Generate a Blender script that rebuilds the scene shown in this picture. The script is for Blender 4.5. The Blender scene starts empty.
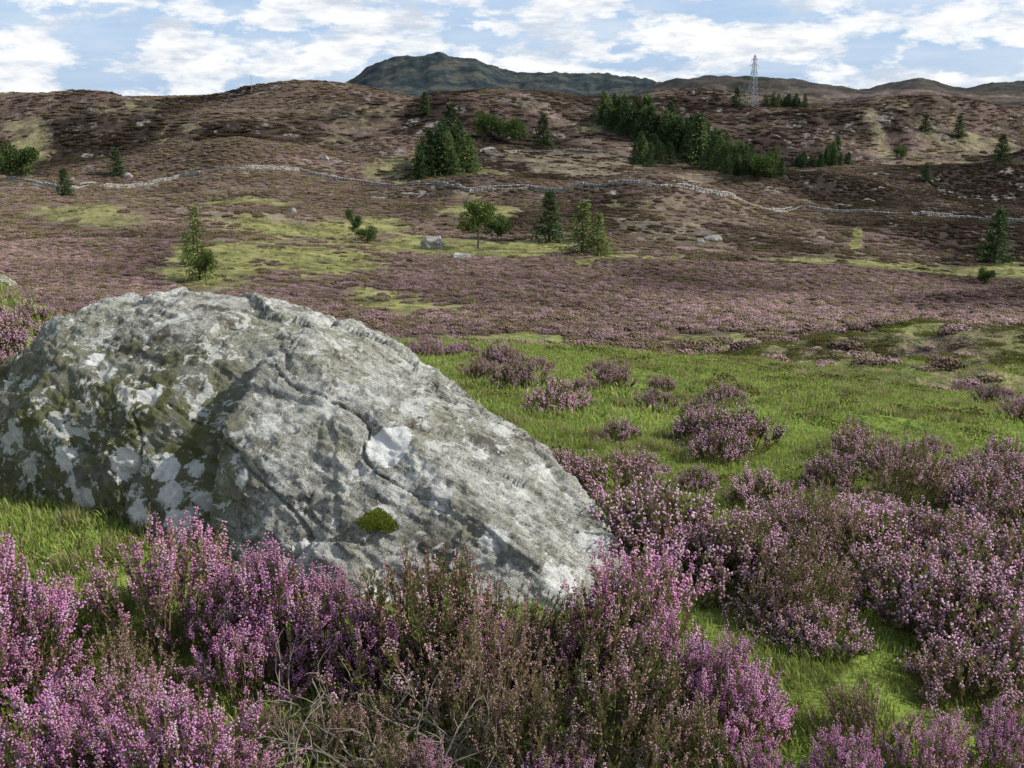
import bpy, bmesh, math, random
import numpy as np
from mathutils import Vector, Matrix
from mathutils.bvhtree import BVHTree
rng=np.random.default_rng(7); random.seed(7)
F=1000.0; PT=math.radians(15.3); CP,SP=math.cos(PT),math.sin(PT); CZ=1.6
scene=bpy.context.scene

# ------------------------------------------------------------------ noise
def _h(ix,iy,iz,seed):
    n=(ix.astype(np.int64)*374761393+iy.astype(np.int64)*668265263+iz.astype(np.int64)*2147483647+seed*1442695041)&0xffffffff
    n=((n^(n>>13))*1274126177)&0xffffffff
    n=((n^(n>>15))*2246822519)&0xffffffff
    n=n^(n>>16)
    return n/4294967296.0
def n2(x,y,seed=0):
    x=np.asarray(x,float);y=np.asarray(y,float)
    ix=np.floor(x);iy=np.floor(y);fx=x-ix;fy=y-iy
    fx=fx*fx*fx*(fx*(fx*6-15)+10);fy=fy*fy*fy*(fy*(fy*6-15)+10)
    z=np.zeros_like(ix)
    a=_h(ix,iy,z,seed);b=_h(ix+1,iy,z,seed);c=_h(ix,iy+1,z,seed);d=_h(ix+1,iy+1,z,seed)
    return (a*(1-fx)+b*fx)*(1-fy)+(c*(1-fx)+d*fx)*fy
def n3(p,seed=0):
    x,y,z=p[:,0],p[:,1],p[:,2]
    ix=np.floor(x);iy=np.floor(y);iz=np.floor(z);fx=x-ix;fy=y-iy;fz=z-iz
    fx=fx*fx*(3-2*fx);fy=fy*fy*(3-2*fy);fz=fz*fz*(3-2*fz)
    def L(k):
        a=_h(ix,iy,iz+k,seed);b=_h(ix+1,iy,iz+k,seed);c=_h(ix,iy+1,iz+k,seed);d=_h(ix+1,iy+1,iz+k,seed)
        return (a*(1-fx)+b*fx)*(1-fy)+(c*(1-fx)+d*fx)*fy
    return L(0)*(1-fz)+L(1)*fz
def fbm2(x,y,seed=0,o=4,g=.5):
    r=0;a=1;t=0
    for i in range(o):
        r=r+a*n2(x*2**i+17.3*i,y*2**i-9.1*i,seed+i);t+=a;a*=g
    return r/t
def ss(a,b,x):
    t=np.clip((x-a)/(b-a),0,1);return t*t*(3-2*t)

# ------------------------------------------------------------------ terrain
def kk(v): return np.tan(np.arctan((384-np.asarray(v,float))/F)-PT)
def P(u,v,y):
    k=float(kk(v));return Vector(((u-512)/F*y*(CP-k*SP),y,CZ+y*k))
YS=[4,6,10,14,22,35,60,90,130,170,200,240,290,350,430,520,650,800,950,1100,1500,2000,2600,3500,9000]
US=[-150,0,128,256,384,512,640,768,896,1024,1174]
T={
0:[509,438,385,355,335,345,302,286,262,240,226,209,195,183,165,146,126,110,106,114,125,122,118,114,111.5],
128:[509,438,384,356,338,345,312,292,268,243,226,213,200,188,166,141,116,103,99,112,125,122,118,114,111.5],
256:[509,438,383,358,340,348,322,298,272,248,232,214,193,173,150,125,104,94,93,112,125,122,118,114,111.5],
384:[509,438,382,360,344,352,327,303,278,255,240,221,203,187,168,142,113,99,97,112,125,122,118,114,111.5],
512:[509,438,380,361,347,352,335,305,276,256,244,221,200,189,167,150,119,97,95,110,120,120,118,114,111.5],
640:[509,438,384,366,355,357,335,308,280,259,248,226,197,186,173,156,131,111,99,98,108,112,116,114,111.5],
768:[509,440,392,376,370,362,330,305,285,270,258,236,215,201,181,160,136,116,104,101,98,96,114,114,111.5],
896:[509,443,402,391,386,352,326,305,290,275,263,243,223,209,190,169,142,120,107,102,99,97,114,114,111.5],
1024:[509,447,413,404,398,352,320,300,290,280,270,252,232,219,200,178,150,126,108,100,99,97,114,114,111.5]}
T[-150]=T[0];T[1174]=T[1024]
TAB=np.array([T[u] for u in US],float)
LY=np.log(np.array(YS,float));SU=(np.array(US,float)-512)/F*.985
def cr(p0,p1,p2,p3,t):
    return 0.5*((2*p1)+(-p0+p2)*t+(2*p0-5*p1+4*p2-p3)*t*t+(-p0+3*p1-3*p2+p3)*t**3)
def rowval(s,y):
    fi=np.interp(s,SU,np.arange(len(US)));fj=np.interp(np.log(np.maximum(y,4)),LY,np.arange(len(YS)))
    i=np.clip(np.floor(fi).astype(int),0,len(US)-2);j=np.clip(np.floor(fj).astype(int),0,len(YS)-2)
    ti=fi-i;tj=fj-j
    C=lambda a:np.clip(a,0,len(US)-1)
    R=lambda a:np.clip(a,0,len(YS)-1)
    rows=[]
    for dj in (-1,0,1,2):
        jj=R(j+dj)
        rows.append(cr(TAB[C(i-1),jj],TAB[C(i),jj],TAB[C(i+1),jj],TAB[C(i+2),jj],ti))
    return cr(rows[0],rows[1],rows[2],rows[3],tj)
NY=[-10,0,2,3,4,6,10];NZ=[-1.40,-1.46,-1.5,-1.55,-1.66,-2.02,-2.72]
def prof(pts):
    a=np.array(pts,float);return (a[:,0]-512)/F*.962,a[:,1]
PM=prof([(-300,125),(300,118),(335,95),(352,84),(368,70),(385,63),(405,59),(430,54),(445,56),(452,60),(478,64),(500,70),(520,75),(560,77),(620,78),(660,82),(720,98),(800,112),(1300,118)])
PR=prof([(-300,125),(600,118),(640,92),(665,82),(700,77),(740,75),(790,79),(830,85),(862,92),(890,86),(920,80),(945,87),(965,91),(990,85),(1024,84),(1100,78),(1300,84)])
PR2=prof([(-300,125),(640,122),(700,108),(740,99),(800,95),(850,99),(880,93),(930,90),(965,98),(1000,93),(1040,97),(1100,90),(1300,95)])
PN=prof([(-300,112),(0,106),(22,104),(34,97),(48,94),(70,95),(85,101),(130,98),(200,96),(250,92),(300,90),(350,90),(385,98),(410,101),(435,93),(490,89),(540,92),(580,97),(640,100),(1300,103)])
BUMPS=[(43,300,28,14,5),(-105,390,62,30,12),(-20,600,95,42,17),(215,620,90,38,20),(-225,500,70,30,13),(225,470,62,24,11),(-150,740,60,40,15),(-88,232,30,13,3.2),(42,150,36,14,2.0),
(-10,335,26,12,3.2),(105,560,55,24,13),(-30,110,30,10,1.4),(110,255,28,12,4),(-310,650,80,34,19),(330,800,90,42,20),(120,380,38,17,8),(-45,450,34,18,9),(160,860,80,42,16),(-190,320,40,16,5),(15,720,60,32,12),(60,95,24,8,1.1),(-60,160,28,10,1.4),(300,540,50,22,11)]
def H(x,y,detail=True):
    x=np.asarray(x,float);y=np.asarray(y,float)
    s=x/np.maximum(y,4)
    V=rowval(s,y);far=np.maximum(y,1)*kk(V)
    near=np.interp(y,NY,NZ)-0.03*np.clip(x-1,0,6)*ss(3,6,y)
    w=ss(3.6,6,y)
    z=near*(1-w)+far*w
    for bx,by,rx,ry,h in BUMPS:
        z=z+h*np.exp(-((x-bx)/rx)**2-((y-by)/ry)**2)
    for (y0,wd,pf,cut) in ((3500,750,PM,0),(2000,300,PR,0),(1350,130,PR2,0),(880,110,PN,1)):
        b=np.exp(-((y-y0)/wd)**2)
        zp=y0*kk(np.interp(s,pf[0],pf[1]))
        if cut: b=b*(1-ss(.09,.16,s)); z=z*(1-b)+zp*b
        else: z=np.maximum(z,z*(1-b)+zp*b) 
    z=z+1.2*np.exp(-((x+4.9)/1.5)**2-((y-7.3)/2.3)**2)
    if detail:
        for L in (400,200,100,50,25,12,6,3):
            wt=ss(1.5,4,y/L)*ss(12,40,y);bst=1+1.9*ss(180,320,y)*(L<150)*(L>9)
            z=z+(n2(x/L+3.1*L,y/L-1.7*L,int(L))-.5)*0.05*L**.85*wt*np.where(y>780,.8,bst)
        for L,a in ((1.6,.15),(.7,.07),(.3,.025)):
            z=z+(n2(x/L+5,y/L+9,int(L*100))-.5)*a*(1-ss(40,90,y))
        z=z+(fbm2(x/140,y/300,301,5,.6)-.5)*60*ss(2400,3000,y)
        z=z+(fbm2(x/70,y/150,311,4,.6)-.5)*22*ss(1200,1400,y)*(1-ss(2300,2700,y))
        bk=ss(.15,.3,s)*ss(16,22,y)*(1-ss(40,55,y))
        z=z+bk*(fbm2(x/5,y/5,77,3)-.5)*2.8
    return z+CZ
def ground(u,v,y0=1.6,y1=3000):
    ys=np.geomspace(y0,y1,5000);k=float(kk(v));xs=(u-512)/F*ys*(CP-k*SP)
    hz=H(xs,ys);rz=CZ+ys*k
    idx=np.nonzero(rz<=hz)[0]
    i=idx[0] if len(idx) else len(ys)-1
    return Vector((xs[i],ys[i],hz[i]))
def G(x,y): return float(H(np.array([x]),np.array([y]))[0])
def shade(x,y):      # cloud shadow painted as broad tone on the hills, plus patchy heather and turf
    a=fbm2(x/70,y/90,401,4,.55);b=fbm2(x/22,y/30,405,3,.5);c=fbm2(x/1.1,y/1.1,409,3,.6)
    f=ss(120,260,y)
    return np.clip(1+(a-.5)*(2.8*f+1.0)+(b-.5)*1.4+(c-.5)*1.7*(1-ss(25,60,y)),.40,1.5)

def seg(a,b,n): return np.linspace(a,b,n,endpoint=False)
S=np.concatenate([seg(-2.2,-.62,50),seg(-.62,.62,860),np.linspace(.62,2.2,51)])
Yq=np.geomspace(1.0,9005,1050)
SS,YY=np.meshgrid(S,Yq);X=(SS*YY).ravel();Y=(YY-5).ravel()
Z=H(X,Y)
def mapc(x,y):
    s=x/np.maximum(y,2);V=rowval(s,y);k=kk(V);U=512+F*s/(CP-k*SP);return U,V
def patch(U,V,cu,cv,ru,rv,rot=0):
    c,sn=math.cos(rot),math.sin(rot);du=U-cu;dv=V-cv
    a=(du*c+dv*sn)/ru;b=(-du*sn+dv*c)/rv
    return np.clip((1.5-np.sqrt(a*a+b*b))/1.0,0,1)
GR=[ # grass patches: cu,cv,ru,rv,rot,dry
(300,262,105,27,0,.42),(225,272,60,24,0,.38),(90,214,66,11,.1,.55),(30,150,24,10,0,.75),(395,301,75,8,.05,.4),
(480,247,120,11,0,.45),(900,266,120,12,.05,.42),(985,270,70,11,0,.4),(838,238,8,18,.1,.5),(430,183,60,9,0,.55),(565,166,110,15,.05,1.0),
(690,180,60,7,.1,.9),(760,270,75,3,.05,1.0),(975,150,40,12,.3,.8),(360,228,70,11,0,.48),(620,258,80,7,0,.45),(470,208,26,14,0,.52),
(110,135,30,4,0,.6),(270,228,60,9,0,.42),(860,150,50,5,.4,.8),(240,205,60,4,0,.52),(640,140,50,5,0,.6),(500,335,90,6,0,.25),(740,340,120,8,0,.25)]
def masks(x,y):
    U,V=mapc(x,y)
    wu=(fbm2(x/(y*.08+1),y/(y*.15+1),5,4,.6)-.5)*80;wv=(fbm2(x/(y*.08+1)+40,y/(y*.15+1),9,4,.6)-.5)*24
    g=np.zeros_like(x);dry=np.full_like(x,.5)
    for p in GR:
        m=patch(U+wu,V+wv,*p[:5]);dry=np.where(m>g,p[5],dry);g=np.maximum(g,m)
    g=np.clip(g*(.80+.20*(1-ss(240,300,y)))*(.62+.70*fbm2(x/11,y/16,55,3)),0,1)
    nz=fbm2(x/40,y/60,21,4)
    rnd=ss(.54,.74,nz)*ss(60,150,y)*.5
    dry=np.where(rnd>g,.75,dry);g=np.maximum(g,rnd)
    nearg=1-ss(24,50,y+9*(fbm2(x/3,y/3,3,3)-.5));dry=np.where(nearg>g,.06,dry);g=np.maximum(g,nearg)
    s=x/np.maximum(y,4)
    bank=ss(.10,.26,s)*ss(15,20,y)*(1-ss(42,60,y))
    g=g*(1-bank)+bank*(.35+.6*fbm2(x/2.5,y/4,31,3))
    dry=dry*(1-bank)+bank*.3
    return g,dry
g,dry=masks(X,Y)
rock=np.clip((fbm2(X/7,Y/9,91,3)-.64)*14,0,1)*ss(120,250,Y)*(1-g)
def mesh_from(name,V,Fc,cols=None,smooth=False,attr='Col'):
    V=np.asarray(V,np.float32);Fc=np.asarray(Fc,np.int32);m=bpy.data.meshes.new(name)
    k=Fc.shape[1];m.vertices.add(len(V));m.vertices.foreach_set('co',V.ravel())
    m.loops.add(Fc.size);m.loops.foreach_set('vertex_index',Fc.ravel())
    m.polygons.add(len(Fc));m.polygons.foreach_set('loop_start',np.arange(0,Fc.size,k,dtype=np.int32))
    try: m.polygons.foreach_set('loop_total',np.full(len(Fc),k,np.int32))
    except Exception: pass
    if smooth: m.polygons.foreach_set('use_smooth',np.ones(len(Fc),bool))
    m.update(calc_edges=True)
    if cols is not None:
        a=m.attributes.new(attr,'FLOAT_COLOR','POINT');c=np.ones((len(V),4),np.float32);c[:,:cols.shape[1]]=cols
        a.data.foreach_set('color',c.ravel())
    return m
def addobj(name,m,mat=None,link=True):
    o=bpy.data.objects.new(name,m)
    if mat: m.materials.append(mat)
    if link: scene.collection.objects.link(o)
    return o

# ------------------------------------------------------------------ node helpers
class NT:
    def __init__(s,name):
        s.m=bpy.data.materials.new(name);s.m.use_nodes=True;s.t=s.m.node_tree;s.t.nodes.clear()
        s.out=s.t.nodes.new('ShaderNodeOutputMaterial')
    def n(s,t,**kw):
        x=s.t.nodes.new(t)
        for k,v in kw.items():
            setattr(x,k,v)
        return x
    def l(s,a,b): s.t.links.new(a,b)
    def noise(s,vec,sc,det=4,ro=.55,dist=0):
        x=s.n('ShaderNodeTexNoise');x.inputs['Scale'].default_value=sc;x.inputs['Detail'].default_value=det
        x.inputs['Roughness'].default_value=ro;x.inputs['Distortion'].default_value=dist
        if vec is not None: s.l(vec,x.inputs['Vector'])
        return x.outputs['Fac']
    def math(s,op,a,b=None,c=None,clamp=False):
        x=s.n('ShaderNodeMath',operation=op,use_clamp=clamp)
        for i,v in enumerate((a,b,c)):
            if v is None: continue
            if isinstance(v,(int,float)): x.inputs[i].default_value=v
            else: s.l(v,x.inputs[i])
        return x.outputs[0]
    def ramp(s,fac,stops,interp='LINEAR'):
        x=s.n('ShaderNodeValToRGB');x.color_ramp.interpolation=interp;e=x.color_ramp.elements
        while len(e)<len(stops): e.new(.5)
        for i,(p,c) in enumerate(stops):
            e[i].position=p;e[i].color=(c[0],c[1],c[2],1) if hasattr(c,'__len__') else (c,c,c,1)
        s.l(fac,x.inputs[0]);return x.outputs[0]
    def mix(s,f,a,b,bt='MIX'):
        x=s.n('ShaderNodeMix',data_type='RGBA',blend_type=bt)
        for i,v in ((0,f),(6,a),(7,b)):
            if isinstance(v,(int,float)): x.inputs[i].default_value=v
            elif isinstance(v,tuple): x.inputs[i].default_value=(v[0],v[1],v[2],1)
            else: s.l(v,x.inputs[i])
        return x.outputs[2]
    def scale(s,c,k):
        v=s.n('ShaderNodeVectorMath',operation='SCALE');s.l(c,v.inputs[0])
        if isinstance(k,(int,float)): v.inputs['Scale'].default_value=k
        else: s.l(k,v.inputs['Scale'])
        return v.outputs[0]
    def attr(s,name,out='Color',typ='GEOMETRY'): return s.n('ShaderNodeAttribute',attribute_name=name,attribute_type=typ).outputs[out]
    def bump(s,h,st,dist):
        b=s.n('ShaderNodeBump');b.inputs['Strength'].default_value=st;b.inputs['Distance'].default_value=dist;s.l(h,b.inputs['Height']);return b.outputs[0]
    def principled(s,col,rough=.9,nor=None,spec=.2):
        b=s.n('ShaderNodeBsdfPrincipled');b.inputs['Roughness'].default_value=rough;b.inputs['Specular IOR Level'].default_value=spec
        if isinstance(col,tuple): b.inputs['Base Color'].default_value=(*col,1)
        else: s.l(col,b.inputs['Base Color'])
        if nor is not None: s.l(nor,b.inputs['Normal'])
        s.l(b.outputs[0],s.out.inputs[0]);return b

# ground material
def ground_mat():
    t=NT('moorland_ground');pos=t.n('ShaderNodeNewGeometry').outputs['Position']
    sx=t.n('ShaderNodeSeparateXYZ');t.l(pos,sx.inputs[0]);yy=sx.outputs[1]
    msk=t.n('ShaderNodeSeparateColor');t.l(t.attr('mask'),msk.inputs[0]);g,dr,rk=msk.outputs
    shd=t.attr('shade','Fac')
    nA=t.noise(pos,1.1,5,.65);nB=t.noise(pos,.12,6,.65);nC=t.noise(pos,9,4,.6);nD=t.noise(pos,.022,6,.6);nE=t.noise(pos,.35,5,.7)
    mixn=t.math('ADD',t.math('MULTIPLY',nA,.45),t.math('MULTIPLY',nB,.55))
    farn=t.math('ADD',t.math('MULTIPLY',nE,.5),t.math('MULTIPLY',nD,.5))
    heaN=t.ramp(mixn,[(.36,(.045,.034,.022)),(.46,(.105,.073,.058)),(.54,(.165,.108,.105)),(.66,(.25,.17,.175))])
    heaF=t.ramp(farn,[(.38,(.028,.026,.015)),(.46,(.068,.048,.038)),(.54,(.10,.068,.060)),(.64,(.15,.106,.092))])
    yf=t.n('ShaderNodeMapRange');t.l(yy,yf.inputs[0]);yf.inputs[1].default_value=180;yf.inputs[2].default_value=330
    hea=t.scale(t.mix(yf.outputs[0],heaN,heaF),shd)  # heather colour scaled by the painted broad shade
    gn=t.ramp(t.math('ADD',t.math('MULTIPLY',nA,.5),t.math('MULTIPLY',nC,.5)),[(.35,(.08,.10,.02)),(.5,(.15,.21,.04)),(.65,(.22,.30,.055))])
    gmx=t.math('ADD',t.math('MULTIPLY',nE,.5),t.math('MULTIPLY',nB,.5))
    gy=t.ramp(gmx,[(.38,(.085,.088,.034)),(.46,(.165,.168,.060)),(.54,(.245,.235,.088)),(.64,(.32,.285,.14))])
    gt=t.ramp(gmx,[(.36,(.10,.085,.052)),(.5,(.19,.16,.105)),(.64,(.29,.25,.17))])
    d1=t.n('ShaderNodeMapRange');t.l(dr,d1.inputs[0]);d1.inputs[1].default_value=.05;d1.inputs[2].default_value=.40
    d2=t.n('ShaderNodeMapRange');t.l(dr,d2.inputs[0]);d2.inputs[1].default_value=.5;d2.inputs[2].default_value=.9
    gras=t.mix(d2.outputs[0],t.mix(d1.outputs[0],gn,gy),gt)
    th=t.math('MULTIPLY',t.math('SUBTRACT',t.math('ADD',g,t.math('MULTIPLY',t.math('SUBTRACT',mixn,.5),2.8)),.36),1.8,clamp=True)
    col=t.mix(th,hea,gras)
    rkm=t.math('MULTIPLY',rk,t.math('GREATER_THAN',nE,.5))
    col=t.mix(rkm,col,(.22,.21,.19))
    mf=t.n('ShaderNodeMapRange');t.l(yy,mf.inputs[0]);mf.inputs[1].default_value=2400;mf.inputs[2].default_value=2700
    mcol=t.ramp(t.noise(pos,.009,8,.8),[(.43,(.013,.022,.029)),(.5,(.030,.042,.044)),(.57,(.075,.074,.060))])
    col=t.mix(mf.outputs[0],col,mcol)  # far ground tinted bluish by distance, haze painted into the colour
    rf=t.n('ShaderNodeMapRange');t.l(yy,rf.inputs[0]);rf.inputs[1].default_value=1500;rf.inputs[2].default_value=1800;rf.inputs[4].default_value=.85
    rr=t.math('SUBTRACT',rf.outputs[0],mf.outputs[0],clamp=True)
    col=t.mix(rr,col,t.ramp(nD,[(.45,(.020,.027,.024)),(.56,(.060,.054,.045))]))
    hgt=t.math('ADD',t.math('MULTIPLY',nA,.35),t.math('ADD',t.math('MULTIPLY',nE,.9),t.math('ADD',t.math('MULTIPLY',nC,.03),t.math('MULTIPLY',nD,10.0))))
    t.principled(col,.95,t.bump(hgt,.9,1.0),.1);return t.m
nr,nc=YY.shape
I=np.arange(nr*nc).reshape(nr,nc)
Q=np.stack([I[:-1,:-1],I[:-1,1:],I[1:,1:],I[1:,:-1]],-1).reshape(-1,4)
tm=mesh_from('moorland_terrain',np.stack([X,Y,Z],1),Q,np.stack([g,dry,rock],1),True,'mask')
a_=tm.attributes.new('shade','FLOAT','POINT');a_.data.foreach_set('value',shade(X,Y).astype(np.float32))
addobj('moorland_terrain',tm,ground_mat())

# ------------------------------------------------------------------ foliage material
def fol_mat(name,trans=.3,var=.35,tint=None,tamt=0,inst=0):
    t=NT(name);c=t.attr('Col');r=t.n('ShaderNodeObjectInfo').outputs['Random']
    k=t.math('MULTIPLY_ADD',r,var*2,1-var)
    c=t.scale(c,k)
    if tint:
        r2=t.math('FRACT',t.math('MULTIPLY',r,7.31));f=t.math('MULTIPLY',t.math('POWER',r2,2.0),tamt)
        c=t.mix(f,c,tint)
    if inst==1: c=t.scale(c,t.attr('shade','Fac','INSTANCER'))  # instances take the same painted shade as the ground
    if inst==2:   # turf: poorer spots go olive-brown
        sh=t.attr('shade','Fac','INSTANCER');mr=t.n('ShaderNodeMapRange');t.l(sh,mr.inputs[0]);mr.inputs[1].default_value=1.0;mr.inputs[2].default_value=.55;mr.inputs[4].default_value=.7
        c=t.mix(mr.outputs[0],c,(.16,.15,.05))
    d=t.n('ShaderNodeBsdfDiffuse');t.l(c,d.inputs[0]);tr=t.n('ShaderNodeBsdfTranslucent');t.l(c,tr.inputs[0])
    m=t.n('ShaderNodeMixShader');m.inputs[0].default_value=trans;t.l(d.outputs[0],m.inputs[1]);t.l(tr.outputs[0],m.inputs[2])
    t.l(m.outputs[0],t.out.inputs[0]);return t.m
M_heath=fol_mat('heather_foliage',.25,.2,(.28,.20,.13),.45)
M_grass=fol_mat('grass_blades',.4,.2,(.36,.33,.14),.5,2)
M_tree=fol_mat('tree_foliage',.25,.15)
M_far=fol_mat('moor_heather_foliage',.15,.3,(.15,.13,.07),.7,1)
M_bil=fol_mat('bilberry_foliage',.2,.3,(.18,.13,.07),.6)

def frames(d):
    d=d/np.linalg.norm(d,axis=1,keepdims=True)
    a=np.where(np.abs(d[:,2:3])<.9,np.array([[0,0,1.]]),np.array([[1.,0,0]]))
    x=np.cross(a,d);x/=np.linalg.norm(x,axis=1,keepdims=True);y=np.cross(d,x)
    th=rng.uniform(0,6.283,len(d))[:,None]
    x2=x*np.cos(th)+y*np.sin(th);y2=-x*np.sin(th)+y*np.cos(th)
    return np.stack([x2,y2,d],1)
def stamp(tv,tf,pos,dirs,sc):
    Fm=frames(dirs)
    v=np.einsum('nvk,nkj->nvj',tv[None]*sc[:,None,:],Fm)+pos[:,None,:]
    f=tf[None]+(np.arange(len(pos))*len(tv))[:,None,None]
    return v.reshape(-1,3),f.reshape(-1,tf.shape[1])
class Acc:
    def __init__(s): s.v=[];s.f=[];s.c=[];s.n=0
    def add(s,v,f,c):
        c=np.asarray(c,float)
        if c.ndim==1: c=np.repeat(c[None],len(v),0)
        s.v.append(v);s.f.append(f+s.n);s.c.append(c);s.n+=len(v)
    def mesh(s,name): return mesh_from(name,np.concatenate(s.v),np.concatenate(s.f),np.clip(np.concatenate(s.c),0,1))
BELL=(np.array([[0,0,0],[1,0,.45],[-.5,.87,.45],[-.5,-.87,.45],[0,0,1]],float),np.array([[0,2,1],[0,3,2],[0,1,3],[4,1,2],[4,2,3],[4,3,1]]))
LEAF=(np.array([[0,0,0],[.5,0,.5],[0,0,1],[-.5,0,.5]],float),np.array([[0,1,2],[0,2,3]]))
def tube(acc,pts,r0,r1,col,k=3):
    pts=np.array(pts,float);n=len(pts);d=np.gradient(pts,axis=0);d/=np.linalg.norm(d,axis=1,keepdims=True)+1e-9
    a=np.where(np.abs(d[:,2:3])<.9,np.array([[0,0,1.]]),np.array([[1.,0,0]]));x=np.cross(a,d);x/=np.linalg.norm(x,axis=1,keepdims=True);y=np.cross(d,x)
    r=np.linspace(r0,r1,n)[:,None,None];th=np.arange(k)*2*math.pi/k
    v=pts[:,None]+r*(x[:,None]*np.cos(th)[None,:,None]+y[:,None]*np.sin(th)[None,:,None])
    I=np.arange(n*k).reshape(n,k);A=I[:-1];B=I[1:];A2=np.roll(A,-1,1);B2=np.roll(B,-1,1)
    f=np.concatenate([np.stack([A,A2,B2],-1).reshape(-1,3),np.stack([A,B2,B],-1).reshape(-1,3)])
    acc.add(v.reshape(-1,3),f,col)

def heather_bush(name,seed,stems=95,per=3,bells=24,bs=1.0,pink=(.40,.12,.29),flower=1.0,R=.21,Hh=.27,leaves=26,pale=.15,rag=.6):
    r=np.random.default_rng(seed);A=Acc();bp=[];bd=[];bc=[];lp=[];ld=[];lc=[]
    lobes=r.uniform(.6,1.3,8)
    for i in range(stems):
        az=r.uniform(0,6.283);q=math.sqrt(r.uniform(0,1));lb=np.interp(az/6.283*8,range(9),list(lobes)+[lobes[0]])
        tip=np.array([math.cos(az)*R*q*lb,math.sin(az)*R*q*lb,Hh*(math.sqrt(max(0,1-.85*q*q)))*r.uniform(rag,1.18)])
        root=np.array([math.cos(az)*R*.35*q,math.sin(az)*R*.35*q,-.03])
        ts=np.linspace(0,1,5);mid=(root+tip)/2+r.normal(0,.015,3)+np.array([math.cos(az),math.sin(az),0])*.02*q
        pts=np.array([(1-t)**2*root+2*t*(1-t)*mid+t*t*tip for t in ts])
        tube(A,pts,.0024,.0012,np.array([.20,.15,.10])*r.uniform(.6,1.5))
        endd=(pts[-1]-pts[-2]);endd/=np.linalg.norm(endd)
        for k in range(per):
            b0=pts[-1] if k==0 else pts[-2]+(pts[-1]-pts[-2])*r.uniform(0,.8)
            d=endd+r.normal(0,.38 if k else .1,3);d[2]=abs(d[2])+.25;d/=np.linalg.norm(d)
            L=r.uniform(.04,.09)
            tube(A,[b0,b0+d*L],.001,.0007,(.19,.17,.08))
            blooming=r.uniform()<flower
            col=np.array(pink)*r.uniform(.7,1.25)
            if r.uniform()<pale: col=col*.4+np.array([.76,.58,.65])*.6
            n=int(bells*(L/.07)) if blooming else 0
            u=r.uniform(.15 if k else 0,1,n)
            if n:
                side=r.normal(0,1,(n,3));side-=np.outer(side@d,d);side/=np.linalg.norm(side,axis=1,keepdims=True)
                pos=b0+d*L*u[:,None]+side*.0022
                bp.append(pos);bd.append(side*.8+d*.45);bc.append(np.clip(col*(r.uniform(.75,1.3,n)[:,None]),0,.85))
            m=leaves if not blooming else int(leaves*.5)
            u=r.uniform(-.6,.9 if not blooming else .25,m);side=r.normal(0,1,(m,3));side-=np.outer(side@d,d);side/=np.linalg.norm(side,axis=1,keepdims=True)
            gc=np.array([.14,.17,.045]) if r.uniform()<.6 else np.array([.25,.17,.11])
            lp.append(b0+d*L*u[:,None]);ld.append(side*.7+d);lc.append(gc*r.uniform(.6,1.5,m)[:,None])
    if bp:
        bp=np.concatenate(bp);bd=np.concatenate(bd);bc=np.concatenate(bc)
        v,f=stamp(BELL[0],BELL[1],bp,bd,np.stack([np.full(len(bp),.0023*bs),np.full(len(bp),.0023*bs),np.full(len(bp),.0062*bs)],1));A.add(v,f,np.repeat(bc,5,0))
    lp=np.concatenate(lp);ld=np.concatenate(ld);lc=np.concatenate(lc)
    v,f=stamp(LEAF[0],LEAF[1],lp,ld,np.stack([np.full(len(lp),.0045*bs),np.ones(len(lp)),np.full(len(lp),.012*bs)],1));A.add(v,f,np.repeat(lc,4,0))
    return A.mesh(name)
def coll(name,meshes,mat):
    c=bpy.data.collections.new(name)
    for i,m in enumerate(meshes):
        m.materials.append(mat);o=bpy.data.objects.new(m.name,m);c.objects.link(o)
    return c
C_near=coll('heather_plants_near',[heather_bush('heather_bush_src',s,75,3,24,1.25,(.80,.34,.62),.9,.19,.26,22,.2,.45) for s in (1,2,3,4)],M_heath)
C_fade=coll('heather_plants_faded',[heather_bush('heather_faded_src',s+10,80,3,18,1.1,(.66,.40,.42),.45,.21,.27,26,.2,.45) for s in (1,2)],M_heath)
C_mid=coll('heather_plants_mid',[heather_bush('heather_mid_src',s+20,95,3,9,2.0,(.70,.41,.56),.78,.22,.20,14,.3) for s in (1,2,3)],M_heath)

def clump(name,seed,n,R,Hh,colA,colB,size):
    r=np.random.default_rng(seed);az=r.uniform(0,6.283,n);q=np.sqrt(r.uniform(0,1,n))*R
    lob=1+.25*np.sin(az*3+seed)+.15*np.sin(az*5+2*seed)
    z=Hh*np.sqrt(np.maximum(0,1-(q/R)**2*.9))*r.uniform(.3,1.1,n)
    pos=np.stack([np.cos(az)*q*lob,np.sin(az)*q*lob,z-.02*Hh],1)
    d=np.stack([np.cos(az)*q/R*.8,np.sin(az)*q/R*.8,np.full(n,1.)],1)+r.normal(0,.35,(n,3))
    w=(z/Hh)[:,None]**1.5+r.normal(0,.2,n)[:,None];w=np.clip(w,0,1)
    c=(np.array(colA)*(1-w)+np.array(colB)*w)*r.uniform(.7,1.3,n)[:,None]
    A=Acc();v,f=stamp(BELL[0],BELL[1],pos-d*size*.5,d,np.stack([np.full(n,size*.35),np.full(n,size*.35),np.full(n,size)],1));A.add(v,f,np.repeat(c,5,0))
    return A.mesh(name)
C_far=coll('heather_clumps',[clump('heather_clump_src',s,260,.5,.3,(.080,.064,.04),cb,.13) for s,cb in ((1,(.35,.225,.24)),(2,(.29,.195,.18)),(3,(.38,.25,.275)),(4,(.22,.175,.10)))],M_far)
C_hill=coll('hill_heather_clumps',[clump('hill_clump_src',s+40,200,.5,.2,(.075,.058,.036),cb,.15) for s,cb in ((1,(.225,.15,.14)),(2,(.18,.125,.10)),(3,(.24,.16,.16)),(4,(.15,.135,.06)))],M_far)
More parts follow.
